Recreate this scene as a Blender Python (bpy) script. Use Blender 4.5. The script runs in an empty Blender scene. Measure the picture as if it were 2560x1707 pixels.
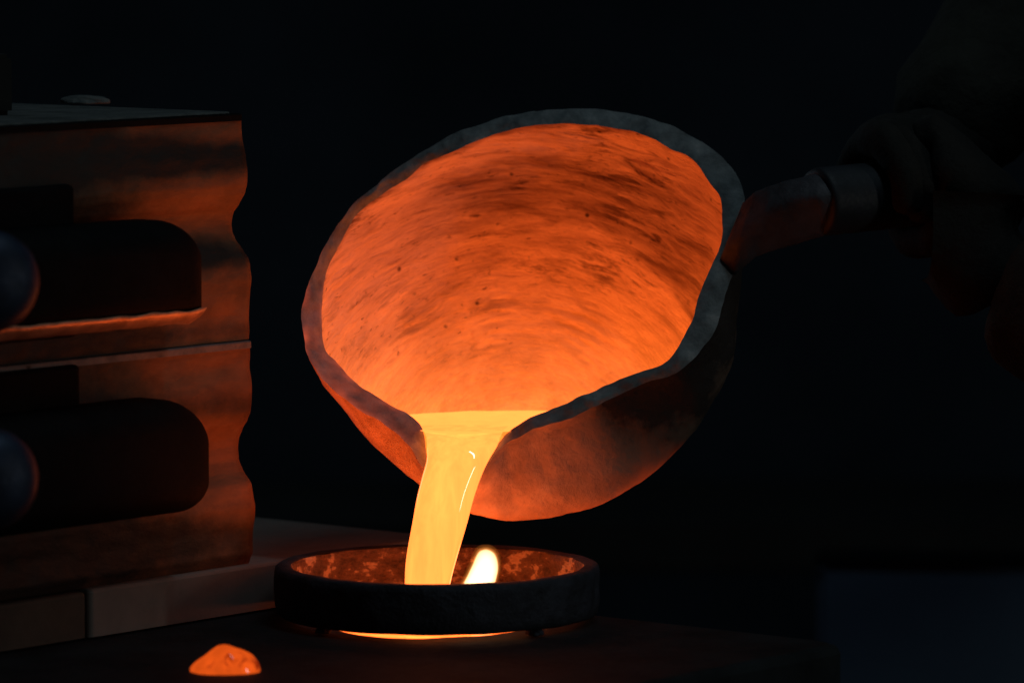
import bpy, bmesh, math, random
from mathutils import Vector, noise
random.seed(7)
sc = bpy.context.scene
COL = sc.collection
# ------------------------------------------------------------------ camera, world, lights, exposure
D = 3.6                      # metres from the camera to the iron ring
U = 0.70 / 2560              # metres per photograph pixel at that distance
E0 = math.radians(5.1)
FW = Vector((0, math.cos(E0), -math.sin(E0))); UP = Vector((0, math.sin(E0), math.cos(E0))); RT = Vector((1, 0, 0))
CAM = -(RT * ((1093 - 1280) * U) + UP * (-(1548 - 853.5) * U) + FW * D)
def P(px, py, dd=0.0):       # a point of the place on the line of sight of a photograph pixel, dd metres beyond the ring
    d = D + dd
    return CAM + FW * d + RT * ((px - 1280) * U * d / D) - UP * ((py - 853.5) * U * d / D)
def G(px, py, z=0.0):        # ... where that line of sight meets the height z
    r = P(px, py) - CAM
    return CAM + r * ((z - CAM.z) / r.z)
cd = bpy.data.cameras.new('camera'); cam = bpy.data.objects.new('camera', cd); COL.objects.link(cam)
cam.location = CAM; cam.rotation_euler = (math.pi / 2 - E0, 0, 0)
cd.sensor_width = 36; cd.lens = 36 * D / 0.70; cd.clip_start = 0.05; cd.clip_end = 60
cd.dof.use_dof = True; cd.dof.focus_distance = D + 0.015; cd.dof.aperture_fstop = 5.0; cd.dof.aperture_blades = 7
sc.camera = cam
w = bpy.data.worlds.new('World'); sc.world = w; w.use_nodes = True
w.node_tree.nodes['Background'].inputs[0].default_value = (0.55, 0.8, 1.0, 1); w.node_tree.nodes['Background'].inputs[1].default_value = 0.009
sc.view_settings.view_transform = 'Standard'; sc.view_settings.look = 'None'; sc.view_settings.exposure = 0; sc.view_settings.gamma = 1
sc.cycles.use_denoising = True; sc.cycles.max_bounces = 8; sc.cycles.sample_clamp_indirect = 4
def area(name, loc, target, sx, sy, power, col):
    l = bpy.data.lights.new(name, 'AREA'); l.shape = 'RECTANGLE'; l.size = sx; l.size_y = sy; l.energy = power; l.color = col
    o = bpy.data.objects.new(name, l); COL.objects.link(o); o.location = loc
    o.rotation_euler = (Vector(target) - Vector(loc)).to_track_quat('-Z', 'Y').to_euler(); return o
def strip(name, a, b, wid, power, col, target):      # a long lamp from a to b, facing target
    a, b = Vector(a), Vector(b); c = (a + b) / 2; x = (b - a).normalized(); z = (c - Vector(target)).normalized(); z = (z - x * z.dot(x)).normalized(); y = z.cross(x)
    o = area(name, c, target, (b - a).length, wid, power, col); from mathutils import Matrix
    o.rotation_euler = Matrix((x, y, z)).transposed().to_euler()
strip('roof_strip_lamp', (.22, -.02, 2.6), (1.35, -1.15, 2.3), .09, 5.6, (.68, .90, 1.0), (0, 0, .1))
area('far_window', (-1.55, 2.0, .55), (0, 0, .1), .45, .7, 2.0, (.6, .84, 1.0))
area('side_lamp', (1.95, -1.02, .34), (0, 0, .08), .09, .62, 2.2, (1, .97, .9))

# ------------------------------------------------------------------ helpers
def link(name, me, mat=None, parent=None, smooth=True):
    o = bpy.data.objects.new(name, me); COL.objects.link(o)
    if mat: me.materials.append(mat)
    if parent: o.parent = parent
    if smooth: me.polygons.foreach_set('use_smooth', [True] * len(me.polygons))
    return o
def mesh(name, vs, fs, mat=None, parent=None, smooth=True):
    me = bpy.data.meshes.new(name); me.from_pydata([tuple(v) for v in vs], [], fs); me.update()
    bm = bmesh.new(); bm.from_mesh(me); bmesh.ops.recalc_face_normals(bm, faces=bm.faces); bm.to_mesh(me); bm.free()
    return link(name, me, mat, parent, smooth)
def tag(o, label=None, cat=None, group=None, kind=None):
    for k, v in (('label', label), ('category', cat), ('group', group), ('kind', kind)):
        if v: o[k] = v
    return o
def thing(name, label, cat, group=None):
    o = bpy.data.objects.new(name, None); COL.objects.link(o); o.empty_display_size = .02
    return tag(o, label, cat, group)
def lerp(a, b, t): return a + (b - a) * t
def sstep(t): t = max(0, min(1, t)); return t * t * (3 - 2 * t)
def nz(v, s, off=0): return noise.noise(Vector(v) * s + Vector((off, off * 1.7, off * .3)))
def fb(v, s, o=4, off=0): return noise.fractal(Vector(v) * s + Vector((off, off * 1.3, -off)), 1.0, 2.0, o)
def grid(rows, closed_u=False, cap0=False, cap1=False):
    n = len(rows[0]); vs = [v for r in rows for v in r]; fs = []
    for i in range(len(rows) - 1):
        for j in range(n if closed_u else n - 1):
            k = (j + 1) % n; fs.append((i * n + j, i * n + k, (i + 1) * n + k, (i + 1) * n + j))
    if cap0: fs.append(tuple(range(n))[::-1])
    if cap1: fs.append(tuple(range((len(rows) - 1) * n, len(rows) * n)))
    return vs, fs

# ------------------------------------------------------------------ materials
class M:
    def __init__(s, name):
        s.m = bpy.data.materials.new(name); s.m.use_nodes = True; s.t = s.m.node_tree; s.n = s.t.nodes; s.n.clear()
        s.out = s.n.new('ShaderNodeOutputMaterial')
    def nd(s, t, **k):
        x = s.n.new('ShaderNode' + t)
        for a, v in k.items():
            if a.startswith('i_'):
                a = a[2:]; x.inputs[int(a) if a.isdigit() else a.replace('_', ' ')].default_value = v
            else: setattr(x, a, v)
        return x
    def ln(s, a, ao, b, bi): s.t.links.new(a.outputs[ao], b.inputs[bi])
    def coord(s, attr=None, scale=(1, 1, 1)):
        if attr: c = s.nd('Attribute', attribute_name=attr); o = 'Vector'
        else: c = s.nd('TexCoord'); o = 'Object'
        mp = s.nd('Mapping'); mp.inputs['Scale'].default_value = scale; s.ln(c, o, mp, 0); return mp
    def noise(s, c, scale, detail=4, rough=.55, dist=0):
        x = s.nd('TexNoise', i_Scale=scale, i_Detail=detail, i_Roughness=rough, i_Distortion=dist); s.ln(c, 0, x, 'Vector'); return x
    def ramp(s, src, out, stops):
        r = s.nd('ValToRGB'); e = r.color_ramp.elements
        while len(e) < len(stops): e.new(.5)
        for k, (p, c) in zip(e, stops): k.position = p; k.color = (*c, 1) if len(c) == 3 else c
        s.ln(src, out, r, 0); return r
    def mix(s, fac, a, b, mode='MIX'):
        x = s.nd('MixRGB', blend_type=mode)
        for i, v in enumerate((fac, a, b)):
            if isinstance(v, tuple) and hasattr(v[0], 'outputs'): s.ln(v[0], v[1], x, i)
            elif isinstance(v, tuple): x.inputs[i].default_value = (*v, 1)
            else: x.inputs[i].default_value = v
        return x
    def bsdf(s, rough=.7, metal=0, spec=.5):
        b = s.nd('BsdfPrincipled'); b.inputs['Roughness'].default_value = rough; b.inputs['Metallic'].default_value = metal
        b.inputs['Specular IOR Level'].default_value = spec; s.ln(b, 0, s.out, 0); return b
    def bump(s, b, src, out, strength, dist, prev=None):
        x = s.nd('Bump', i_Strength=strength, i_Distance=dist); s.ln(src, out, x, 'Height')
        if prev: s.ln(prev, 0, x, 'Normal')
        s.ln(x, 0, b, 'Normal'); return x
def simple(name, c1, c2, scale, rough=.7, metal=0, spec=.4, bump=.4, bd=.002, aniso=(1, 1, 1), c3=None):
    m = M(name); c = m.coord(scale=aniso); b = m.bsdf(rough, metal, spec)
    n1 = m.noise(c, scale, 7, .62); n2 = m.noise(c, scale * 7, 4, .6)
    stops = [(.33, c1), (.62, c2)] + ([(.72, c3)] if c3 else [])
    r = m.ramp(n1, 0, stops); m.ln(r, 0, b, 'Base Color')
    rr = m.nd('MapRange', i_3=rough - .15, i_4=min(1, rough + .2)); m.ln(n2, 0, rr, 0); m.ln(rr, 0, b, 'Roughness')
    a = m.bump(b, n1, 0, bump, bd * 2); m.bump(b, n2, 0, bump, bd * .5, a); return m.m
# molten metal: incandescent, its emissivity falling (and its mirror shine rising) at grazing angles as on any liquid metal
def molten(name, col, ior, streak, var=.12, sc_=60, skin=None, base=.05):
    m = M(name); c = m.coord(scale=streak)
    n1 = m.noise(c, sc_, 4, .6, .3)
    r = m.ramp(n1, 0, [(.3, tuple(x * (1 - var) for x in col)), (.7, tuple(x * (1 + var) for x in col))])
    src = r
    if skin:                               # cooler oxide skin floating in patches
        c2 = m.coord(); n2 = m.noise(c2, skin[1], 4, .6, .6); k = m.ramp(n2, 0, [(skin[2], (0, 0, 0)), (skin[2] + .12, (1, 1, 1))])
        src = m.mix((k, 0), (r, 0), skin[0])
    e = m.nd('Emission'); m.ln(src, 0, e, 0)
    g = m.nd('BsdfGlossy', i_Roughness=.035); g.inputs[0].default_value = (.9, .85, .8, 1)
    n3 = m.noise(c, sc_ * .6, 3, .5); bp = m.nd('Bump', i_Strength=.12, i_Distance=.001); m.ln(n3, 0, bp, 'Height'); m.ln(bp, 0, g, 'Normal')
    fq = m.nd('Fresnel', i_IOR=ior); fr = m.nd('Math', operation='MULTIPLY_ADD', i_1=.22, i_2=base); m.ln(fq, 0, fr, 0); mx = m.nd('MixShader'); m.ln(fr, 0, mx, 0); m.ln(e, 0, mx, 1); m.ln(g, 0, mx, 2); m.ln(mx, 0, m.out, 0)
    return m.m
HOT = (3.3, .58, .098)
M_STREAM = molten('molten_stream', (3.6, .63, .105), 1.6, (1, 1, .05), .15, 110, base=.12)
M_POOL = molten('molten_pool', (3.5, .63, .105), 1.12, (1, .5, 1), .06, 60)
M_PUDDLE = molten('molten_puddle', (4.6, .62, .09), 1.45, (1, 1, 1), .3, 60)
M_DROP = molten('molten_drop', (.82, .094, .008), 2.0, (1, 1, 1), .2, 90, skin=((.26, .016, .002), 75, .56))

def lining_mat():
    m = M('ladle_lining'); b = m.bsdf(.82, 0, .25)
    fine = m.noise(m.coord('streak', (9, 9, 120)), 1, 5, .62, .25)       # brush strokes swept round in arcs
    mid = m.noise(m.coord('streak', (3.0, 3.0, 20)), 1, 7, .68, .6)
    big = m.noise(m.coord('streak', (1.6, 1.6, 6)), 1, 5, .6, .5)
    grain = m.noise(m.coord(None), 420, 4, .7)
    lump = m.noise(m.coord(None), 60, 6, .6)
    base = m.ramp(big, 0, [(.34, (.50, .34, .27)), (.56, (.66, .50, .40)), (.75, (.74, .58, .46))])
    st = m.ramp(mid, 0, [(.30, (.50, .42, .39)), (.50, (1, 1, 1))])
    pa = m.nd('Attribute', attribute_name='pits'); pm = m.nd('MapRange', i_3=.30, i_4=.92); m.ln(pa, 'Fac', pm, 0); a1 = m.mix((pm, 0), (base, 0), (st, 0), 'MULTIPLY')
    fs = m.ramp(fine, 0, [(.34, (.78, .72, .70)), (.56, (1, 1, 1))])
    a2 = m.mix(.5, (a1, 0), (fs, 0), 'MULTIPLY')
    # darker band high on the back wall (vertex attribute), broken up by the strokes
    at = m.nd('Attribute', attribute_name='dark_band')
    mm = m.nd('Math', operation='MULTIPLY'); m.ln(at, 'Fac', mm, 0); k = m.ramp(mid, 0, [(.36, (1, 1, 1)), (.64, (.3, .3, .3))]); m.ln(k, 0, mm, 1)
    a3 = m.mix((mm, 0), (a2, 0), (.15, .07, .052))
    vo = m.nd('TexVoronoi', i_Scale=66.0); m.ln(m.coord(None), 0, vo, 'Vector')
    pit = m.ramp(vo, 'Distance', [(.06, (.16, .12, .11)), (.15, (1, 1, 1))])
    msk = m.ramp(lump, 0, [(.50, (0, 0, 0)), (.56, (1, 1, 1))])
    pt_ = m.nd('Attribute', attribute_name='pits'); mk2 = m.nd('Math', operation='MULTIPLY'); m.ln(msk, 0, mk2, 0); m.ln(pt_, 'Fac', mk2, 1); a4 = m.mix((mk2, 0), (a3, 0), (m.mix(1.0, (a3, 0), (pit, 0), 'MULTIPLY'), 0))
    sp = m.noise(m.coord('streak', (16, 16, 58)), 1, 5, .7, .4); spk = m.ramp(sp, 0, [(.30, (.30, .22, .2)), (.40, (1, 1, 1))]); ps = m.nd('Attribute', attribute_name='pits'); a4 = m.mix((ps, 2), (a4, 0), (m.mix(1.0, (a4, 0), (spk, 0), 'MULTIPLY'), 0))
    cn = m.noise(m.coord('streak', (7, 7, 34)), 1, 6, .7, .8); cr = m.ramp(cn, 0, [(.40, (.34, .26, .23)), (.50, (1, 1, 1))])
    cm = m.nd('MapRange', i_1=.50, i_2=.62); m.ln(m.noise(m.coord(None), 15, 4, .6), 0, cm, 0); c2_ = m.nd('Math', operation='MULTIPLY'); m.ln(cm, 0, c2_, 0); m.ln(ps, 2, c2_, 1)
    a4 = m.mix((c2_, 0), (a4, 0), (m.mix(1.0, (a4, 0), (cr, 0), 'MULTIPLY'), 0))
    m.ln(a4, 0, b, 'Base Color')
    p = m.bump(b, cn, 0, .5, .006); p = m.bump(b, mid, 0, .7, .006, p); p = m.bump(b, fine, 0, .55, .0022, p); p = m.bump(b, lump, 0, .4, .004, p); m.bump(b, grain, 0, .3, .0006, p)
    # the lining's red heat, with the pool's light put into the emission, fading upwards
    hot = m.nd('Attribute', attribute_name='glow_level'); hc = m.ramp(hot, 'Fac', [(.1, (1, .075, .007)), (.5, (1, .125, .010)), (1, (1, .20, .020))]); m.ln(hc, 0, b, 'Emission Color')
    bw = m.nd('RGBToBW'); m.ln(a4, 0, bw, 0); sc_ = m.nd('Math', operation='MULTIPLY', i_1=1.95); m.ln(bw, 0, sc_, 0)
    mh = m.nd('Math', operation='MULTIPLY'); m.ln(hot, 'Fac', mh, 0); m.ln(sc_, 0, mh, 1); m.ln(mh, 0, b, 'Emission Strength')
    return m.m
M_LINING = lining_mat()
M_LIP = simple('refractory_lip', (.075, .085, .09), (.185, .205, .21), 60, .8, 0, .3, .6, .0016, c3=(.27, .28, .28))
M_SHELL = simple('ladle_shell', (.30, .19, .13), (.54, .35, .24), 30, .82, 0, .25, .55, .003, c3=(.60, .40, .28))
def soot_shade(mat, col, lo=.35, hi=.65):     # soot and painted shade, where a vertex attribute and a noise say so
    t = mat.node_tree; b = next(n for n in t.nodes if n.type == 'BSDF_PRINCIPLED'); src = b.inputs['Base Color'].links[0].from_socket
    a = t.nodes.new('ShaderNodeAttribute'); a.attribute_name = 'soot_shade'; tc = t.nodes.new('ShaderNodeTexCoord'); n = t.nodes.new('ShaderNodeTexNoise')
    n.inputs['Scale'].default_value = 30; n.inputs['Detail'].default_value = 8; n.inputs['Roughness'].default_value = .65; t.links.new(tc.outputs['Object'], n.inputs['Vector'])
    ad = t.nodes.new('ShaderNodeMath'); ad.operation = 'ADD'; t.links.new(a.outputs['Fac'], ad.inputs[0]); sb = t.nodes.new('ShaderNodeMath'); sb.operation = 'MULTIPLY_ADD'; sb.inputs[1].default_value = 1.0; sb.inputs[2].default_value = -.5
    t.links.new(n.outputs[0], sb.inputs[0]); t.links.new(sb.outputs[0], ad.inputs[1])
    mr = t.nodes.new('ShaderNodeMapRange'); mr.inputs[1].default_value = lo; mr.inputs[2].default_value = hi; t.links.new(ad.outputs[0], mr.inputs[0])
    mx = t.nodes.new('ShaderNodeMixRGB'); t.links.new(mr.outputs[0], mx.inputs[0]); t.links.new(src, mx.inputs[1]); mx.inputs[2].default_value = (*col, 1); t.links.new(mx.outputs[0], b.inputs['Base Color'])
soot_shade(M_SHELL, (.03, .024, .021), .2, .85)
def glow(mat, col, k):               # red heat, and light put in as emission, where the 'glow_level' attribute says, mottled by scale
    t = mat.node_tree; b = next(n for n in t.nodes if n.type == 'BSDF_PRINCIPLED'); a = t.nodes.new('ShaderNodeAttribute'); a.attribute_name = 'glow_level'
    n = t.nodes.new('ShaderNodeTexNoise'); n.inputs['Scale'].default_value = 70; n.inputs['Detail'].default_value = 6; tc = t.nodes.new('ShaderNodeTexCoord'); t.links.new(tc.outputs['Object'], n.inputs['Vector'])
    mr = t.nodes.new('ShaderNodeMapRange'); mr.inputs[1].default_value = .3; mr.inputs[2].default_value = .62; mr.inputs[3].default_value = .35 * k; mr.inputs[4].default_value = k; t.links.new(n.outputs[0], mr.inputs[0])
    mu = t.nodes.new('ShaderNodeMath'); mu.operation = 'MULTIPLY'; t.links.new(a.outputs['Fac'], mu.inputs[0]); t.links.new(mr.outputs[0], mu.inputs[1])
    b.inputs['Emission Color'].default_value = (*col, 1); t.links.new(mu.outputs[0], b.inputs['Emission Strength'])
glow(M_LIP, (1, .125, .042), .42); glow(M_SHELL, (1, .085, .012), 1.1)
M_TANG = simple('ladle_tang', (.022, .021, .025), (.058, .056, .066), 40, .6, .1, .35, .5, .002)
M_ROD = simple('steel_pipe', (.006, .008, .011), (.013, .016, .022), 50, .6, .1, .4, .3, .001)
M_RING = simple('cast_iron', (.008, .010, .015), (.026, .030, .042), 55, .7, .1, .4, .7, .0022)
M_RINGIN = simple('ring_coating', (.045, .03, .022), (.15, .09, .06), 62, .7, .1, .3, 1.0, .004, aniso=(1, 1, 1.6), c3=(.40, .29, .20)); M_RINGIN.node_tree.nodes['Color Ramp'].color_ramp.elements[1].position = .54; M_RINGIN.node_tree.nodes['Color Ramp'].color_ramp.elements[2].position = .585
M_TABLE = simple('mould_plate', (.006, .008, .009), (.015, .019, .021), 18, .75, .0, .12, .4, .002)
M_FLASK = simple('flask_iron', (.11, .055, .028), (.255, .118, .055), 22, .62, .15, .4, .5, .003, aniso=(.5, .5, 1), c3=(.27, .13, .08)); soot_shade(M_FLASK, (.022, .017, .013), .22, .80)
M_SEAM = simple('flask_seam', (.10, .10, .10), (.22, .2, .19), 60, .55, .4, .4, .4, .001)
M_FTOP = simple('moulding_sand', (.05, .056, .055), (.11, .12, .115), 45, .85, 0, .3, .8, .004)
M_BLACK = simple('black_iron', (.0022, .0026, .003), (.0048, .0056, .0062), 40, .7, 0, .075, .3, .001)
M_WORN = simple('worn_edge', (.34, .21, .13), (.62, .42, .28), 70, .35, .5, .5, .4, .001)
M_PIN = simple('blued_steel', (.01, .018, .036), (.022, .038, .075), 40, .5, .4, .4, .2, .001)
M_BOARD = simple('planed_board', (.13, .125, .11), (.18, .17, .15), 16, .7, 0, .3, .3, .0012, aniso=(1, 1, 1))
M_BOARD2 = simple('shaded_board', (.045, .04, .031), (.07, .06, .046), 16, .75, 0, .3, .3, .0012)  # darker board colour holding the shade of the left run
M_CLOTH = simple('jacket_cloth', (.013, .013, .010), (.026, .0255, .020), 30, .9, 0, .2, .5, .004)
M_GLOVE = simple('leather_glove', (.005, .0045, .0035), (.010, .0088, .007), 60, .9, 0, .3, .6, .002)
M_WALL = simple('dark_wall', (.022, .030, .040), (.048, .064, .086), 1.3, .9, 0, .15, .2, .01)
M_FLOOR = simple('dark_floor', (.012, .013, .014), (.024, .026, .027), 3, .8, 0, .2, .3, .01)
M_CRATE = simple('blue_steel_bin', (.06, .11, .18), (.075, .135, .21), 6, .6, 0, .3, .1, .004)
M_BEAM = simple('grey_steel', (.007, .008, .008), (.012, .013, .012), 5, .7, 0, .3, .1, .004)
M_SAND = simple('sand_crumb', (.09, .10, .10), (.15, .16, .155), 90, .9, 0, .2, .8, .002)

# ------------------------------------------------------------------ setting
def box(name, c, sx, sy, sz, rz, mat, parent=None, bev=.004):
    bm = bmesh.new(); bmesh.ops.create_cube(bm, size=1)
    for v in bm.verts: v.co = Vector((v.co.x * sx, v.co.y * sy, v.co.z * sz))
    if bev: bmesh.ops.bevel(bm, geom=list(bm.edges), offset=bev, segments=2, affect='EDGES')
    me = bpy.data.meshes.new(name); bm.to_mesh(me); bm.free()
    o = link(name, me, mat, parent, False); o.location = c; o.rotation_euler = (0, 0, rz); return o
FLOORZ = -.72
me = mesh('floor', [(-6, -6, FLOORZ), (6, -6, FLOORZ), (6, 4.2, FLOORZ), (-6, 4.2, FLOORZ)], [(0, 1, 2, 3)], M_FLOOR, None, False); tag(me, kind='structure')
bw = box('wall', (0, 3.3, 1.2), 9, .2, 4.2, 0, M_WALL, None, 0); tag(bw, kind='structure')

# directions of the moulding box: A runs left and towards the camera along its front, B left and away along its back
cor = G(2131, 1606, 0)
ang = math.radians(51)
A = Vector((-math.cos(ang), -math.sin(ang), 0)); B = Vector((-math.sin(ang), math.cos(ang), 0)); NRM = -B   # NRM: outward normal of the front faces
Z = Vector((0, 0, 1))
def prism_box(name, o, la, lb, z0, z1, mat, parent=None, rad=.012, bev=.004, jit=0.0):  # box from corner o along A and B, rounded upright corners
    pts = []
    cs = [(0, 0), (la, 0), (la, lb), (0, lb)]
    for i, (a, b) in enumerate(cs):
        ca = rad if a == 0 else la - rad; cb = rad if b == 0 else lb - rad
        st = [math.pi, 1.5 * math.pi, 0, .5 * math.pi][i]
        for k in range(6):
            t = st + k / 5 * math.pi / 2; pts.append((ca + rad * math.cos(t), cb + rad * math.sin(t)))
    ma = la / 2; mb = lb / 2; rows = []
    for z, ins in ((z0, 0), (z1 - bev, 0), (z1 - bev * .3, bev * .3), (z1, bev)):
        rows.append([o + A * (a - ins * (1 if a > ma else -1)) + B * (b - ins * (1 if b > mb else -1)) + Z * z for a, b in pts])
    vs, fs = grid(rows, True, True, True); return mesh(name, vs, fs, mat, parent, False)

tb = thing('mould_box', 'dark flat-topped mould box with its corner at lower right, under the iron ring', 'mould box')
prism_box('top_plate', cor, 1.5, 1.15, -.030, 0, M_TABLE, tb, .02, .006)
prism_box('body', cor + A * .012 + B * .012, 1.47, 1.12, -.70, -.0305, M_BLACK, tb, .02, .002)

# bottom board of the flask stack
f0 = G(690, 1523, 0)
H = None
for k in range(400):
    h = k * .0002
    q = f0 + Z * h; r = q - CAM; py = 853.5 - (r.dot(UP) / r.dot(FW) * D / U)
    if py < 1402: H = h; break
bc = G(1052, 1334, H); bc.z = 0
# put the board's front line through f0
bc = f0 + A * ((bc - f0).dot(A))
bt = thing('bottom_board', 'pale grey wooden board lying under the stack of corrugated flasks', 'board')
BL = .30
prism_box('plank', bc, BL, .42, .0015, H, M_BOARD, bt, .004, .0025)
# its left run, a separate plank coloured dark for the shade there
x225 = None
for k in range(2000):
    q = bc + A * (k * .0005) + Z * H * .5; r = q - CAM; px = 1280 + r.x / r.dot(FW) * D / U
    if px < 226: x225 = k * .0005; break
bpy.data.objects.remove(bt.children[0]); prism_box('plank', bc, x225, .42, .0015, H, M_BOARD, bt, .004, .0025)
p2 = prism_box('plank', bc + A * (x225 + .0006) + B * .002, .4, .40, .0015, H - .0015, M_BOARD2, bt, .004, .0025); p2['label'] = 'left end of the board, coloured dark for the shade on it'
bmk = G(352, 1473, H * .8)
# ------------------------------------------------------------------ flasks
fc = G(632, 1408, H); fc.z = 0
fd = (fc - CAM).dot(FW) - D
def zat(py): return P(632, py, fd).z
def offat(dx): return dx * U * (D + fd) / D / NRM.x
TOP = [(285, -23), (300, -22), (347, -20), (392, -12), (432, -8), (455, -9), (477, -15), (490, -22), (503, -29), (530, -46), (545, -50), (557, -51), (575, -49), (593, -43), (624, -20), (640, -10), (655, -4), (691, 0), (736, -4), (780, -9), (825, -7), (843, -8)]
BOT = [(851, -1), (857, -1), (862, -4), (904, -6), (962, 2), (995, 1), (1020, -2), (1046, -11), (1072, -24), (1095, -33), (1118, -37), (1145, -35), (1170, -25), (1211, -2), (1235, 4), (1257, 7), (1285, 4), (1320, -1), (1378, 1), (1400, -8), (1407, -12)]
def dense(pr, n=90):
    out = []
    for i in range(n + 1):
        y = pr[0][0] + (pr[-1][0] - pr[0][0]) * i / n
        for (y0, d0), (y1, d1) in zip(pr, pr[1:]):
            if y <= y1 + 1e-6:
                out.append((y, lerp(d0, d1, sstep((y - y0) / (y1 - y0)) * .5 + .5 * (y - y0) / (y1 - y0)))); break
    return out
def flask(name, label, prof, seed):
    t = thing(name, label, 'flask', 'corrugated flasks stacked on the board')
    rows = []; dp = dense(prof); L = .55; W = .30
    for i in range(111):
        u = i / 110 * L; row = []
        for y, dx in dp:
            z = zat(y); n = offat(dx)
            p = fc + A * u + NRM * n; p.z = z
            p += NRM * (.0012 * fb(p, 28, 3, seed) + .0009 * nz(p, 90, seed))
            row.append(p)
        rows.append(row)
    vs, fs = grid(rows); n = len(dp); m = len(rows)
    # back wall, ends
    bk = len(vs)
    for i in (0, m - 1):
        for j in range(n):
            q = vs[i * n + j].copy(); q = fc + A * (i / (m - 1) * L) + B * W + NRM * offat(dp[j][1]) * -1; q.z = zat(dp[j][0]); vs.append(q)
    for j in range(n - 1):
        fs += [(j, bk + j, bk + j + 1, j + 1), ((m - 1) * n + j, (m - 1) * n + j + 1, bk + n + j + 1, bk + n + j), (bk + j, bk + n + j, bk + n + j + 1, bk + j + 1)]
    wl = mesh('wall', vs, fs, M_FLASK, t); sa = wl.data.attributes.new('soot_shade', 'FLOAT', 'POINT')
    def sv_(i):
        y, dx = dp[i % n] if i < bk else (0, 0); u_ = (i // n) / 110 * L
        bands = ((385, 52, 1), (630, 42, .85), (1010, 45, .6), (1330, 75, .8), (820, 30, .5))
        return min(1, sum(a_ * math.exp(-((y - c_ + u_ * 120) / w_) ** 2) for c_, w_, a_ in bands) + max(0, u_ - .03) * 4.0)  # soot bands, plus shade in the colour growing towards the left end
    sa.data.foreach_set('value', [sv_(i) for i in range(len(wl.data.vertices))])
    z0 = zat(prof[0][0]); z1 = zat(prof[-1][0])
    # flange around the top and the rammed sand filling the frame
    no = offat(prof[0][1]) + .0012
    o = fc + NRM * no - A * .0010
    prism_box('flange', o, L + .002, W + no, z0 - .0035, z0 + .0015, M_SEAM if seed == 2 else M_BLACK, t, .004, .001)
    prism_box('sand_filling', o + A * .006 + B * .006, L - .01, W - .02, z0 - .006, z0 + .0028, M_FTOP, t, .004, .001)
    return t
def added_plate_behind(parent, pxr, prof, ya, yb):              # black plate added behind the handle for the darkness there
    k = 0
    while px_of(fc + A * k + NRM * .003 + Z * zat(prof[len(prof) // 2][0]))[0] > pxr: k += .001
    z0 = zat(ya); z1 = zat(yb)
    prism_box('added_dark_plate', fc + A * k + NRM * .005, .34, .03, z1, z0, M_BLACK, parent, .006, .003)
def px_of(q): r = q - CAM; return 1280 + r.x / r.dot(FW) * D / U, 853.5 - r.dot(UP) / r.dot(FW) * D / U
fl_lo = flask('flask', 'lower rust-brown corrugated iron flask resting on the pale board', BOT, 2)
fl_up = flask('flask', 'upper rust-brown corrugated iron flask with bright lit strip under its black handle', TOP, 5)
# handles: thick black bars standing off the face, bowed in at their right end
def px_of(q): r = q - CAM; return 1280 + r.x / r.dot(FW) * D / U, 853.5 - r.dot(UP) / r.dot(FW) * D / U
def handle(parent, pxr, yt, yb, rt, rb, worn):
    off = .042
    u = 0.0
    while px_of(fc + A * u + NRM * off + Z * zat((yt + yb) / 2))[0] > pxr: u += .0008
    c0 = fc + A * u + NRM * off
    dd = (c0 - CAM).dot(FW) - D
    zt = P(pxr, yt, dd).z; zb = P(pxr, yb, dd).z
    pts = []
    ra = rt * 1.5
    for k in range(13):                                    # top right quarter
        t = k / 12 * math.pi / 2; pts.append((ra - ra * math.cos(t), zt - rt + rt * math.sin(t)))
    pts += [(.5, zt), (.5, zb)]
    for k in range(9):
        t = k / 8 * math.pi / 2; pts.append((rb * 1.4 - rb * 1.4 * math.sin(t), zb + rb - rb * math.cos(t)))
    cm = .1, (zt + zb) / 2
    rows = []
    bv = .019
    for nn, ins in ((-off + .004, 0), (-.022, 0), (-.018, .0006), (-.014, .0019), (-.010, .004), (-.006, .0071), (-.003, .0108), (-.001, .015), (0, bv * 1.1)):
        row = []
        for a, z in pts:
            aa = a + (ins if a < .4 else 0); s = 1 if z < cm[1] else -1
            fz = min(1, abs(z - cm[1]) / ((zt - zb) / 2)); row.append(c0 + NRM * nn + A * aa + Z * (z + s * ins * fz))
        rows.append(row)
    vs, fs = grid(rows, True, True, True); mesh('handle', vs, fs, M_BLACK, parent, True)
    if worn:                                               # bare worn metal along the lower edge of the bar
        rows = []
        for i in range(60):
            a = lerp(.006, worn, i / 59); wv = .0009 * nz((a, 0, 0), 60)
            rows.append([c0 + A * a + NRM * (n + .0004) + Z * (zb + z) for n, z in ((-.024, -.0006), (-.018, -.0002 - wv), (-.014, .0012 + wv), (-.010, .0034 + wv), (-.006, .0066 + wv), (-.0032, .0098 + wv * 2))])
        vs, fs = grid(rows); o = mesh('worn_edge', vs, fs, M_WORN, parent)
        md = o.modifiers.new('solid', 'SOLIDIFY'); md.thickness = .0008
    return c0, zt, zb
added_plate_behind(fl_up, 190, TOP, 425, 790); added_plate_behind(fl_lo, 205, BOT, 858, 1225)
hu = handle(fl_up, 540, 540, 800, .026, .005, .30)
hl = handle(fl_lo, 558, 985, 1275, .030, .016, 0)
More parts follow.
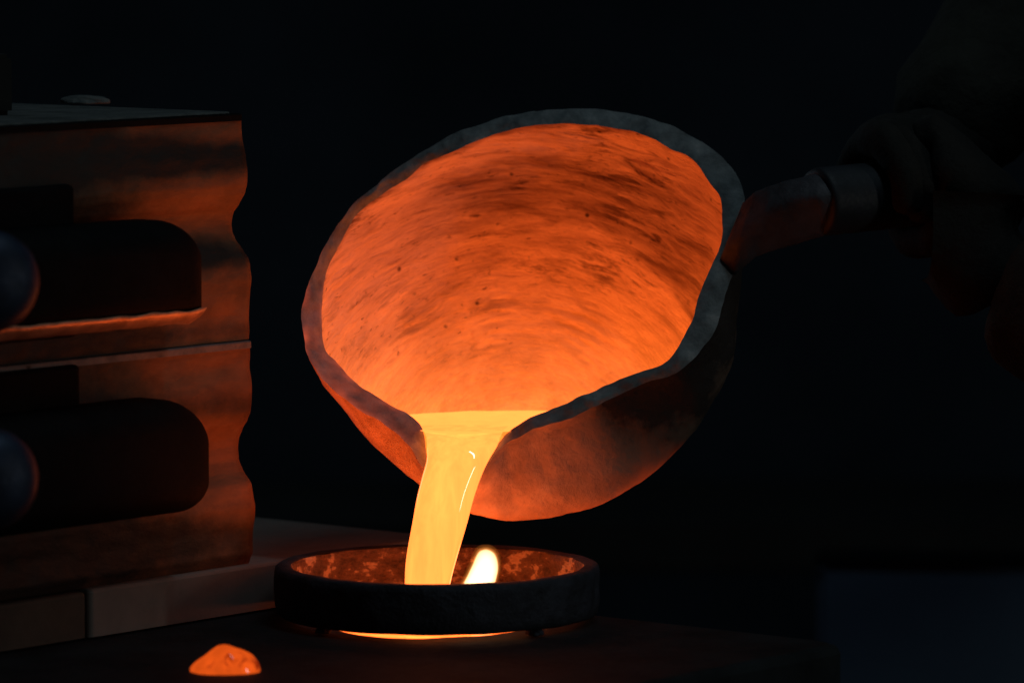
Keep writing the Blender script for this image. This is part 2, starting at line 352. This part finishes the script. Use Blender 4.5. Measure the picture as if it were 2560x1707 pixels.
# short strip of bare metal on the lower handle
rows = [[hl[0] + A * (.02 + i * .0016) + NRM * (.0006 + .0003 * math.sin(j)) + Z * (hl[2] + .012 + j * .0018 + i * .0009) for j in range(5)] for i in range(3)]
def pin(parent, pxc, pyc, rpx, name='pin'):
    c = P(pxc, pyc, -.34); r = rpx * U * .92; ax = (NRM * .5 + Vector((0, -1, 0)) * .8 + Vector((.25, 0, 0))).normalized()
    e1 = ax.orthogonal().normalized(); e2 = ax.cross(e1); rows = []
    for d, f in ((-.12, .9), (-.02, .98), (-.012, 1), (-.004, .99), (.002, .95), (.008, .84), (.012, .66), (.0145, .4), (.0155, .02)):
        rows.append([c + ax * d + (e1 * math.cos(k / 40 * 6.2832) + e2 * math.sin(k / 40 * 6.2832)) * r * f for k in range(40)])
    vs, fs = grid(rows, True, True, True); return mesh(name, vs, fs, M_PIN, parent)
pin(fl_up, -18, 705, 128); pin(fl_lo, -20, 1200, 128)
# bits on the upper flask
def lump(name, c, rx, ry, rz, seed, mat, parent=None, amp=.25):
    bm = bmesh.new(); bmesh.ops.create_icosphere(bm, subdivisions=4, radius=1)
    for v in bm.verts:
        v.co *= 1 + amp * fb(v.co, 1.2, 4, seed)
        v.co = Vector((v.co.x * rx, v.co.y * ry, max(v.co.z, -.25) * rz))
    me = bpy.data.meshes.new(name); bm.to_mesh(me); bm.free(); o = link(name, me, mat, parent); o.location = c; return o
zt = zat(285) + .0028
cl = lump('sand_clod', G(213, 262, zt) + Z * .002, .017, .013, .0045, 3, M_SAND); tag(cl, 'small grey sand clod lying on top of the upper flask', 'sand clod')
g0 = G(-14, 285, zt); cp = box('weight_block', g0 + Z * .0205, .013, .05, .041, 0.35, M_BEAM, None, .003); tag(cp, 'grey block standing on the flask top at the left edge', 'weight')

# ------------------------------------------------------------------ iron ring
def ring():
    t = thing('casting_ring', 'dark round iron ring on the mould box, catching the falling metal', 'ring')
    z0, z1 = .0048, .0385
    N = 220; prof = [(.0995, z0 + .001), (.1075, z0), (.1095, z0 + .002), (.1108, z0 + .008), (.1112, .020), (.1110, z1 - .005), (.1102, z1 - .0018), (.1085, z1 - .0002), (.1050, z1), (.1015, z1 - .0002), (.1000, z1 - .0012)]
    def lathe(name, prof, mat, amp, seed):
        rows = []
        pr = []
        for (r0, a), (r1, b) in zip(prof, prof[1:]):
            k = max(1, int(math.hypot(r1 - r0, b - a) / .0022)); pr += [(lerp(r0, r1, i / k), lerp(a, b, i / k)) for i in range(k)]
        pr.append(prof[-1])
        for j in range(N):
            a = j / N * 6.28319; row = []
            for r, z in pr:
                p = Vector((r * math.cos(a), r * math.sin(a), z)); d = amp * (fb(p, 55, 4, seed) + .5 * nz(p, 210, seed))
                f = (r + d) / r; zz = z + .0007 * nz(p, 40, seed + 3) * (1 if z > .03 else .4) + (.0009 * nz(p, 30, 9) if z < .008 else 0); row.append(Vector((p.x * f, p.y * f, zz)))
            rows.append(row)
        rows.append(rows[0]); vs, fs = grid(rows); return mesh(name, vs, fs, mat, t)
    o = lathe('body', prof, M_RING, .0007, 1)
    lathe('inner_coating', [(.1000, z1 - .0012), (.0990, z1 - .003), (.0975, .024), (.0962, .012), (.0960, z0 + .001), (.0995, z0 + .001)], M_RINGIN, .0013, 4)
    for px, r in ((760, .0052), (1347, .0058)):
        a = None; c = G(px, 1592, 0); c = c.normalized() * .104
        lump('foot', (c.x, c.y, .0022), r, r * .9, .0042, px % 7, M_RING, t, .3)
    lump('foot', (.02, .103, .0022), .006, .006, .004, 2, M_RING, t, .3)
ring()
# molten puddle inside the ring
rows = []; NP = 140
for k in range(24):
    f = k / 23; row = []
    for j in range(NP):
        a = j / NP * 6.28319; d = Vector((math.cos(a), math.sin(a), 0))
        R = .079 + .005 * fb(d, 1.6, 3, 3) + .0115 * math.exp(-((a - math.radians(250)) / .55) ** 2) + .003 * math.exp(-((a - math.radians(292)) / .35) ** 2)
        R = min(R, .1045); z = .0026 * (1 - f ** 5) + .0002 + .0002 * nz(d * f * R, 60)
        row.append(d * R * f + Z * z if f > 0 else Vector((0, 0, .0028)) + d * 1e-5)
    rows.append(row)
vs, fs = grid(rows, True, True); pu = mesh('molten_puddle', vs, fs, M_PUDDLE); tag(pu, 'glowing orange puddle of metal inside the ring, seen through the gap beneath', 'molten metal')

# ------------------------------------------------------------------ ladle
CX, CY = 1250.0, 750.0
OUT = [(1300,284),(1217,305),(1102,353),(1033,397),(945,460),(899,499),(861,543),(815,606),(790,659),(769,705),(759,747),(754,797),(758,845),(764,880),(787,925),(837,974),(895,1024),(949,1050),(998,1085),(1032,1125),(1052,1165),(1090,1195),(1150,1200),(1210,1172),(1240,1135),(1257,1114),(1291,1098),(1330,1076),(1387,1056),(1444,1037),(1513,1007),(1567,980),(1613,955),(1655,944),(1693,936),(1712,919),(1743,888),(1766,857),(1789,819),(1814,727),(1845,650),(1860,570),(1863,499),(1861,482),(1839,432),(1793,385),(1747,347),(1664,310),(1573,283),(1449,273),(1354,277)]
INN = [(1300,320),(1228,336),(1136,382),(1060,408),(1021,445),(964,483),(907,525),(865,587),(849,617),(822,663),(809,690),(803,732),(803,797),(803,839),(812,875),(841,906),(907,970),(965,1003),(1027,1040),(1056,1065),(1067,1090),(1066,1140),(1090,1168),(1150,1172),(1205,1155),(1228,1130),(1247,1103),(1265,1085),(1295,1064),(1330,1045),(1383,1020),(1437,999),(1502,968),(1559,942),(1609,922),(1647,917),(1674,900),(1697,865),(1712,834),(1743,756),(1760,702),(1789,644),(1801,606),(1805,569),(1807,519),(1801,482),(1772,457),(1752,424),(1710,387),(1664,366),(1602,335),(1557,325),(1499,316),(1387,310)]
RB = [496,496,495,494,493,492,492,493,496,501,508,517,528,542,557,574,593,615,620,603,580,561,546,535,525,517,513,513,510,501,493,493,499,501,498,496]
def polar(pts):
    pl = sorted((math.atan2(y - CY, x - CX), math.hypot(x - CX, y - CY)) for x, y in pts)
    pl = [(pl[-1][0] - 2 * math.pi, pl[-1][1])] + pl + [(pl[0][0] + 2 * math.pi, pl[0][1])]
    def f(a):
        for (a0, r0), (a1, r1) in zip(pl, pl[1:]):
            if a0 <= a <= a1: return lerp(r0, r1, (a - a0) / max(1e-9, a1 - a0))
    return f
NT = 480; TH = [-math.pi + 2 * math.pi * (j + .5) / NT for j in range(NT)]
def sm(l, k=3):
    n = len(l); return [sum(l[(i + d) % n] * (k + 1 - abs(d)) for d in range(-k, k + 1)) / (k + 1) ** 2 for i in range(n)]
ro_f, ri_f = polar(OUT), polar(INN)
RO = sm([ro_f(a) for a in TH], 3); RI = sm([ri_f(a) for a in TH], 3)
RBL = []
for a in TH:
    u = (a + math.pi) / (2 * math.pi) * 36; i = int(u) % 36; RBL.append(lerp(RB[i], RB[(i + 1) % 36], sstep(u - int(u)) * .3 + (u - int(u)) * .7))
RBL = sm(RBL, 14)
KX, KY, DD0 = -.10, .50, 190.0
def plane(x, y): return KX * x - KY * y + DD0          # how far back the mouth of the ladle lies at an offset, in pixels
BX, BY, BD = 90, 215, 430
def bowl(j, s, inner):
    a = TH[j]; g = math.sin(s * math.pi / 2); f = math.cos(s * math.pi / 2)
    k = sstep(s / .35)
    if inner: R = lerp(RI[j], RBL[j] - 46, k); x, y = R * math.cos(a), R * math.sin(a); bd = BD - 45
    else: R = lerp(RO[j], RBL[j], k); x, y = R * math.cos(a), R * math.sin(a); bd = BD
    lip = 0
    if not inner: lip = (20 * math.cos(a) - 12 * math.sin(a) - 30 * math.exp(-((abs(a) - 2.75) / .65) ** 2)) * (1 - k)      # the lip leans in on the left and out on the right
    dd = plane(x, y) + lip
    return (CX + x * f + (BX if not inner else BX * .96) * g, CY + y * f + (BY if not inner else BY * .93) * g, (DD0 + (dd - DD0) * f + bd * g))
def pt(t): return P(t[0], t[1], t[2] * U)
def rough(p, amp, seed=0): return Vector((fb(p, 38, 4, seed), fb(p, 38, 4, seed + 5), fb(p, 38, 4, seed + 9))) * amp
lad = thing('ladle', 'tilted foundry ladle with glowing orange inside and grey lip, pouring metal', 'ladle')
def bowl_mesh(name, inner, mat, rings=130):
    rows = []; sv = []
    for i in range(rings):
        s = (i / (rings - 1)) ** 1.15 * .994
        if inner:
            row = []
            for j in range(NT):
                p = pt(bowl(j, s, True)); st = Vector((math.cos(TH[j]) * 2.6, math.sin(TH[j]) * 2.6, s * 26))
                n = (CAM - p).normalized()
                b2 = bowl(j, s, True); q2 = b2[0] - 1300, b2[1] - 1190; p2_ = math.atan2(q2[1], q2[0]); st = Vector((math.cos(p2_) * 3, math.sin(p2_) * 3, math.hypot(*q2) / 26)); rg = max(0, fb(p, 16, 3, 21) + .1); d = .0007 * fb(st, 1, 4, 2) + rg * .0048 * fb(st * 1.6, 1, 3, 11) + .0008 * fb(p, 60, 4, 1) + .0030 * fb(p, 9, 2, 3) * sstep(s * 4)
                p += n * d * sstep(s * 9) + rough(p, .0014, 4); row.append(p); b3 = bowl(j, s, True); qx, qy = b3[0] - 1300, b3[1] - 1190; ph = math.atan2(qy, qx); sv.append((math.cos(ph), math.sin(ph), math.hypot(qx, qy) / 650, math.cos(TH[j]), math.sin(TH[j]), s))
            rows.append(row)
        else: rows.append([(lambda p: p + rough(p, lerp(.0014, .0012, sstep(s / .03)), 4 if s < .03 else 6))(pt(bowl(j, s, False))) for j in range(NT)])
    vs, fs = grid(rows, True, False, True); o = mesh(name, vs, fs, mat, lad)
    return o, sv, rows
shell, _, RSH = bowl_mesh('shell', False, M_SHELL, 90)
sa = shell.data.attributes.new('soot_shade', 'FLOAT', 'POINT'); sa.data.foreach_set('value', [sstep((math.cos(TH[i % NT] + .30) + .02) / .75) * (1 - .55 * sstep((i // NT) / 90 * 1.6)) if i < 90 * NT else 0 for i in range(len(shell.data.vertices))])  # soot, with shade put into the colour, on the shell's right side
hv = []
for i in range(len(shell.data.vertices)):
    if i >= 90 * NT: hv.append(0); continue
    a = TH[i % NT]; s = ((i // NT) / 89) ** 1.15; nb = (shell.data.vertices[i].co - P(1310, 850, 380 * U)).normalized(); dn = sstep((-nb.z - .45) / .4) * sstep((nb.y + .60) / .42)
    hv.append(dn * math.exp(-((a - 1.0) / .8) ** 2) + .42 * math.exp(-((a - 2.55) / .42) ** 2) * (1 - sstep(s * 1.5)))  # red heat at left; lower right glow stands in for light from below
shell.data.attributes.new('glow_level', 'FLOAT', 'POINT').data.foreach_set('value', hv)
lining, sv, RLN = bowl_mesh('lining', True, M_LINING, 200)
at = lining.data.attributes.new('streak', 'FLOAT_VECTOR', 'POINT'); at.data.foreach_set('vector', [c for v in sv for c in v[:3]])
band_at = lining.data.attributes.new('dark_band', 'FLOAT', 'POINT'); ht = lining.data.attributes.new('glow_level', 'FLOAT', 'POINT'); pv = []
band_v = []; htv = []
ZT = max(v.co.z for v in lining.data.vertices); ZL = P(1140, 1085, 0).z
for v, (_, _, _, c, s_, s) in zip(lining.data.vertices, sv):
    a = math.atan2(s_, c); wob = s + .04 * fb(v.co, 12, 3, 8)
    wob += .02 * fb(v.co, 45, 3, 4); crust = sstep(1 - (s + .012 * fb(v.co, 60, 3, 5)) / .045) * sstep((-s_ - .1) / .5) * .9; band = .85 * sstep((wob - .15) / .12) * (1 - sstep((wob - .43) / .05)) * sstep((math.cos(a + math.radians(52)) + .15) / .9)
    band_v.append(max(band, crust)); pv.append(min(1, .12 + sstep(((v.co.z - ZL) / (ZT - ZL) - .3) / .25) + .95 * sstep((-c - .25) / .4) * sstep(((v.co.z - ZL) / (ZT - ZL) - .10) / .2)))
    hh = max(0, (v.co.z - ZL) / (ZT - ZL)); htv.append(.125 + .88 * (1 - min(1, hh * 1.05)) ** 1.9 + .05 * sstep(1 - s * 7))
lining.data.attributes['dark_band'].data.foreach_set('value', band_v); lining.data.attributes.new('pits', 'FLOAT', 'POINT').data.foreach_set('value', pv); lining.data.attributes['glow_level'].data.foreach_set('value', htv)
# lip between lining and shell, slightly crowned
rows = []
for i in range(9):
    f = i / 8; row = []
    for j in range(NT):
        p = lerp(pt(bowl(j, 0, True)), pt(bowl(j, 0, False)), f); p += (CAM - p).normalized() * (.0016 * math.sin(f * math.pi)); row.append(p + rough(p, .0014, 4) + rough(p * 2.4, .0016, 12) * math.sin(f * math.pi))
    rows.append(row)
vs, fs = grid(rows, True); lp = mesh('lip', vs, fs, M_LIP, lad)
hv = []
for i in range(9):
    for j in range(NT):
        a = TH[j]; e = math.exp(-(((a if a > 0 else a + 2 * math.pi) - 2.75) / .62) ** 2); pp = vs[i * NT + j]
        hv.append(e * (.42 + .9 * abs(i / 8 - .5) ** 2 * 4 * sstep(.5 + fb(pp, 45, 3, 2) * 1.6)) + .22 * math.exp(-((a - 1.8) / .35) ** 2))  # red-hot edges, plus orange light on the left lip put in as emission
lp.data.attributes.new('glow_level', 'FLOAT', 'POINT').data.foreach_set('value', hv)
# tang and pipe
def tube(path, mat, name, parent, ns=28, square=0.0, twist=0.0, amp=0.0, cap=True):
    rows = []
    for i, (p, r, *sh) in enumerate(path):
        a = path[min(i + 1, len(path) - 1)][0] - path[max(i - 1, 0)][0]; a.normalize()
        e1 = a.cross(Vector((0, 1, 0))).normalized(); e2 = e1.cross(a).normalized(); row = []
        for k in range(ns):
            t = k / ns * 6.28319; c, s = math.cos(t), math.sin(t)
            q = 1 / (abs(c) ** 5 + abs(s) ** 5) ** (1 / 5); m_ = lerp(1, q * .92, square); t2 = t + twist
            v = p + (e1 * math.cos(t2) + e2 * math.sin(t2)) * r * m_; v += a * (v - p).dot(e2 if abs(e2.z) > abs(e1.z) else e1) * (sh[0] if sh else 0) * (1 if (e2 if abs(e2.z) > abs(e1.z) else e1).z > 0 else -1); row.append(v + rough(v, amp, 3))
        rows.append(row)
    vs, fs = grid(rows, True, cap, cap); return mesh(name, vs, fs, mat, parent)
ST = [((1858, 502, 200), (1822, 600, 160), (1798, 655, 195), 270), ((1890, 474, 185), (1854, 581, 130), (1838, 692, 180), 255), ((1930, 460, 168), (1908, 537, 108), (1888, 650, 168), 240),
      ((1974, 447, 157), (1955, 515, 96), (1948, 628, 158), 230), ((2015, 438, 150), (2007, 498, 86), (2020, 606, 152), 225), ((2051, 430, 150), (2045, 494, 76), (2076, 588, 150), 225), ((2110, 424, 160), (2110, 488, 90), (2130, 574, 160), 232)]
rows = []
def tring(st):
    c = [st[0], st[1], st[2], ((st[0][0] + st[2][0]) / 2, (st[0][1] + st[2][1]) / 2, st[3])]; o = []
    mid_ = [sum(q[m] for q in c) / 4 for m in range(3)]
    for a_, b_ in zip(c, c[1:] + c[:1]):
        for k in range(10):
            t = k / 10; q = [lerp(a_[m], b_[m], t) for m in range(3)]; bl = 1 + .16 * math.sin(t * math.pi) - .05 * (abs(t - .5) * 2) ** 6
            q = [mid_[m] + (q[m] - mid_[m]) * bl for m in range(3)]; v = P(q[0], q[1], q[2] * U); o.append(v + rough(v, .0009, 3))
    return o
for i in range(len(ST) - 1):
    for k in range(6):
        t = k / 6; rows.append(tring([tuple(lerp(ST[i][m][n_], ST[i + 1][m][n_], t) for n_ in range(3)) for m in range(3)] + [lerp(ST[i][3], ST[i + 1][3], t)]))
rows.append(tring(ST[-1]))
vs, fs = grid(rows, True, True, True); mesh('tang', vs, fs, M_TANG, lad)
RODA = P(2040, 505, 150 * U); RODB = P(2720, 440, 560 * U)
rp = [(RODA, 70 * U), (lerp(RODA, RODB, .003), 82 * U), (lerp(RODA, RODB, .012), 86 * U)] + [(lerp(RODA, RODB, k / 40), 87 * U) for k in range(1, 25)]
tube(rp, M_ROD, 'pipe_handle', lad, 32, 0, 0, .0003)

# ------------------------------------------------------------------ the metal being poured
mt = thing('pouring_metal', 'bright yellow stream of molten metal falling from the ladle spout into the ring', 'molten metal')
ZP = P(1140, 1082, -22 * U).z
loop = []
for j in range(NT):                                             # where the level surface meets the lining
    col = [RLN[i][j] for i in range(len(RLN))]
    if col[0].z > ZP:
        for q, r in zip(col, col[1:]):
            if r.z <= ZP: t = (q.z - ZP) / (q.z - r.z); v = q.lerp(r, t); loop.append((j, v)); break
front = []
for j in range(NT):
    if RLN[0][j].z <= ZP: front.append((j, RLN[0][j]))
zs = [v for _, v in loop]
# the columns that cross form the whole shoreline; sort them around their middle
lip_c = sum((v for _, v in front), Vector()) / len(front)
back = [v for i in range(len(RLN) - 1) for j in range(NT) for v in ([RLN[i][j]] if abs(RLN[i][j].z - ZP) < .0012 else [])]
allp = [Vector((v.x, v.y, 0)) for v in zs + back] + [Vector((v.x, v.y, 0)) for _, v in front if abs(v.z - ZP) < .02]
mid = sum(allp, Vector()) / len(allp); NB = 120; rad = [0] * NB
for p in allp:
    d = p - mid; k = int((math.atan2(d.y, d.x) + math.pi) / (2 * math.pi) * NB) % NB; rad[k] = max(rad[k], d.length)
for k in range(NB):
    if rad[k] == 0: rad[k] = max(rad[(k + d) % NB] for d in range(-4, 5))
rad = sm(rad, 1); rows = []
for i in range(16):
    f = i / 15; rows.append([mid + Vector((math.cos((k + .5) / NB * 2 * math.pi - math.pi), math.sin((k + .5) / NB * 2 * math.pi - math.pi), 0)) * (max(rad[k], .003) + .0016) * max(f, .003) + Z * (ZP + .0003 * nz((f * 9, k * .2, 0), 1)) for k in range(NB)])
vs, fs = grid(rows, True, True); mesh('pool', vs, fs, M_POOL, mt)
SR = [  # y, left x, right x, depth of middle (px), half thickness (px)
 (1062, 1048, 1275, 168, 1), (1070, 1055, 1264, 88, 3), (1078, 1060, 1258, 22, 6), (1086, 1064, 1254, -16, 12), (1094, 1066, 1250, -34, 18), (1105, 1066.5, 1247, -46, 26), (1120, 1067, 1240, -60, 36), (1150, 1066, 1222, -76, 45), (1191, 1055, 1203, -88, 50), (1245, 1042, 1184, -97, 52), (1306, 1031, 1168, -104, 52), (1367, 1020, 1150, -110, 50), (1414, 1014, 1137, -113, 48), (1460, 1012, 1126, -116, 47), (1530, 1008, 1110, -119, 45), (1560, 1007, 1106, -120, 44)]
def cat(p0, p1, p2, p3, t): return .5 * ((2 * p1) + (p2 - p0) * t + (2 * p0 - 5 * p1 + 4 * p2 - p3) * t * t + (3 * p1 - p0 - 3 * p2 + p3) * t ** 3)
rows = []
for i in range(len(SR) - 1):
    q = [SR[max(i - 1, 0)], SR[i], SR[i + 1], SR[min(i + 2, len(SR) - 1)]]
    for k in range(8 if i < len(SR) - 2 else 9):
        t = k / 8; y, xl, xr, dd, th = [cat(q[0][m], q[1][m], q[2][m], q[3][m], t) for m in range(5)]
        row = []
        for e in range(64):
            a = e / 64 * 2 * math.pi; c, s = math.cos(a), math.sin(a)
            cc = math.copysign(abs(c) ** .85, c)
            xx = (xl + xr) / 2 + (xr - xl) / 2 * cc
            und = 1 + .03 * math.sin(a * 4 + y * .003)
            dpt = dd - th * s * (und if s > 0 else 1) + .02 * (xx - 1150)
            row.append(P(xx, y, dpt * U) + Vector((.00025 * nz((a * 3, 0, y * .01), 1), 0, 0)))
        rows.append(row)
vs, fs = grid(rows, True, True, True); mesh('stream', vs, fs, M_STREAM, mt)

# flame
def flame():
    m = M('flame'); v = m.nd('Emission'); v.inputs[0].default_value = (1, .70, .40, 1); v.inputs[1].default_value = 170; m.ln(v, 0, m.out, 'Volume')
    pr = [(1372, 1213, 1217), (1376, 1201, 1227), (1383, 1194, 1236), (1395, 1188, 1242), (1410, 1182, 1245), (1425, 1175, 1245), (1440, 1168, 1242), (1455, 1160, 1238), (1470, 1154, 1232), (1478, 1156, 1226), (1484, 1164, 1214), (1487, 1174, 1200)]
    rows = []
    for i in range(len(pr) - 1):
        q = [pr[max(i - 1, 0)], pr[i], pr[i + 1], pr[min(i + 2, len(pr) - 1)]]
        for k in range(5):
            y, l, r = [cat(q[0][m_], q[1][m_], q[2][m_], q[3][m_], k / 5) for m_ in range(3)]
            rows.append([P((l + r) / 2 + (r - l) / 2 * math.cos(a / 32 * 6.2832), y, (20 + (r - l) * .42 * math.sin(a / 32 * 6.2832)) * U) for a in range(32)])
    vs, fs = grid(rows, True, True, True); o = mesh('flame', vs, fs, m.m)
    n_ = len(rows); cs = [sum(r, Vector()) / 32 for r in rows]
    for k, (c_, e_) in enumerate((((1, .45, .12), 55), ((1, .36, .07), 26), ((1, .28, .04), 11))):
        m2 = M('flame_mantle'); v2 = m2.nd('Emission'); v2.inputs[0].default_value = (*c_, 1); v2.inputs[1].default_value = e_; m2.ln(v2, 0, m2.out, 'Volume')
        g_ = .0005 * (k + 1) + .0002 * k * k
        r2 = [[v + (v - c).normalized() * g_ + Z * (g_ * 1.4 * (1 - i / n_)) for v in r] for i, (r, c) in enumerate(zip(rows, cs))]
        vs, fs = grid(r2, True, True, True); mesh('mantle', vs, fs, m2.m, o)
    tag(o, 'small white-hot flame licking up inside the ring beside the stream', 'flame')
flame()
# splash of metal on the mould box
bm = bmesh.new(); bmesh.ops.create_icosphere(bm, subdivisions=5, radius=1)
for v in bm.verts:
    x, y, z = v.co; k = 1 + .05 * fb(v.co, 1.1, 3, 6)
    hgt = .0105 + .0048 * math.exp(-((x - .0) / .6) ** 2) + .0015 * x
    v.co = Vector((x * .0225 * k, y * .017 * k, max(z, -.35) * hgt * (1 + .15 * nz((x, y, 0), 2.0, 4))))
me = bpy.data.meshes.new('metal_splash'); bm.to_mesh(me); bm.free(); dr = link('metal_splash', me, M_DROP)
dr.location = G(563, 1672, .0012); tag(dr, 'orange glowing drop of spilt metal on the mould box, lower left', 'molten metal')

# ------------------------------------------------------------------ person holding the ladle
per = thing('person', 'person in dark jacket and leather gloves gripping the ladle handle', 'person')
def skin(name, verts, edges, radii, mat, parent, sub=2, disp=0, dsize=.05, root=0):
    me = bpy.data.meshes.new(name); me.from_pydata([tuple(v) for v in verts], edges, []); o = link(name, me, mat, parent, False)
    md = o.modifiers.new('skin', 'SKIN'); md.use_smooth_shade = True
    for i, r in enumerate(radii):
        sv_ = me.skin_vertices[0].data[i]; sv_.radius = r if isinstance(r, tuple) else (r, r); sv_.use_root = (i == root)
    s = o.modifiers.new('sub', 'SUBSURF'); s.levels = sub; s.render_levels = sub
    if disp:
        tx = bpy.data.textures.new(name + '_folds', 'CLOUDS'); tx.noise_scale = dsize; d = o.modifiers.new('folds', 'DISPLACE'); d.texture = tx; d.strength = disp; d.mid_level = .5
    return o
u = U
bv = [P(3350, 1700, .45), P(3330, 1100, .47), P(3300, 500, .5), P(3260, 0, .5), P(3240, -420, .5), P(3230, -800, .5),      # hips .. neck 0-5
      P(2950, -430, .36), P(2800, -190, .30), P(2590, 60, .24), P(2450, 235, .20), P(2300, 362, .155),                         # far arm
      P(3250, -300, .25), P(3080, 260, .02), P(3000, 900, -.02), P(2800, 860, .0), P(2640, 760, .03), P(2500, 715, .05)]                                          # near arm
be = [(0, 1), (1, 2), (2, 3), (3, 4), (4, 5), (4, 6), (6, 7), (7, 8), (8, 9), (9, 10), (4, 11), (11, 12), (12, 13), (13, 14), (14, 15), (15, 16)]
br = [.15, .15, .155, .16, .15, .075, .085, .075, .066, .060, .046, .095, .085, .072, .066, .058, .050]
skin('jacket', bv, be, br, M_CLOTH, per, 3, .022, .06)
ax = (RODB - RODA).normalized(); e1 = Vector((0, 0, 1)); e1 = (e1 - ax * e1.dot(ax)).normalized(); e2 = ax.cross(e1).normalized()
if e2.y > 0: e2 = -e2                                          # e2 points to the camera
def on_rod(px, angle, r):                                       # angle 0 = top of the pipe, 90 = towards the camera
    t = 0
    while px_of(RODA + ax * t)[0] < px: t += .001
    a = math.radians(angle); return RODA + ax * t + (e1 * math.cos(a) + e2 * math.sin(a)) * r
def glove(pxs, wrist, base_ang, cuff, thumb_px, name='glove'):
    vs_, es, rs = [wrist[0], wrist[1], None], [(0, 1), (1, 2)], [cuff, .034, .030]
    mid_px = sum(pxs) / len(pxs); vs_[2] = on_rod(mid_px, base_ang - 45, .052)
    for i, px in enumerate(pxs):
        ln = (1.0, 1.08, 1.02, .86)[i]; prev = 2
        for k, (ang_, r, rad_) in enumerate(((base_ang, .046, .0155), (base_ang + 48 * ln, .040, .0145), (base_ang + 98 * ln, .037, .0135), (base_ang + 140 * ln, .036, .012))):
            vs_.append(on_rod(px, ang_, r)); rs.append(rad_); es.append((prev, len(vs_) - 1)); prev = len(vs_) - 1
    prev = 2
    for ang_, r, rad_, dpx in ((base_ang - 62, .048, .018, -6), (base_ang - 68, .042, .0165, -22), (base_ang - 72, .038, .0145, -40)):
        vs_.append(on_rod(thumb_px + dpx, ang_, r)); rs.append(rad_); es.append((prev, len(vs_) - 1)); prev = len(vs_) - 1
    return skin(name, vs_, es, rs, M_GLOVE, per, 2, .004, .03)
glove([2200, 2240, 2280, 2318], (P(2430, 330, .19), P(2360, 370, .16)), -30, .046, 2225)
glove([2296, 2340, 2386, 2430], (P(2520, 730, .05), P(2430, 650, .045)), 95, .056, 2300)

# ------------------------------------------------------------------ dark things behind
bn = thing('storage_bin', 'dim blue-grey steel bin standing behind the mould box at lower right', 'bin')
cb = P(2420, 1605, 1.0); box('body', cb, .26, .07, .142, -.12, M_CRATE, bn, .006)
box('added_dark_cap', cb + Vector((0, 0, .0735)), .264, .074, .005, -.12, M_BLACK, bn, .001)  # black cap added to keep the bin's lit top dark
box('pedestal', cb + Vector((0, 0, -.071 - .30)), .24, .06, .598, -.12, M_BLACK, bn, .006)
bb = thing('steel_bench', 'dark low steel bench running along the back', 'bench')
cb = P(1950, 1310, 2.0); box('bench_top', cb, 1.7, .4, .05, .04, M_BEAM, bb, .005)
for sx in (-.7, .7): box('leg', cb + Vector((sx, 0, -.025 - .35)), .06, .3, .698, .04, M_BLACK, bb, .004)
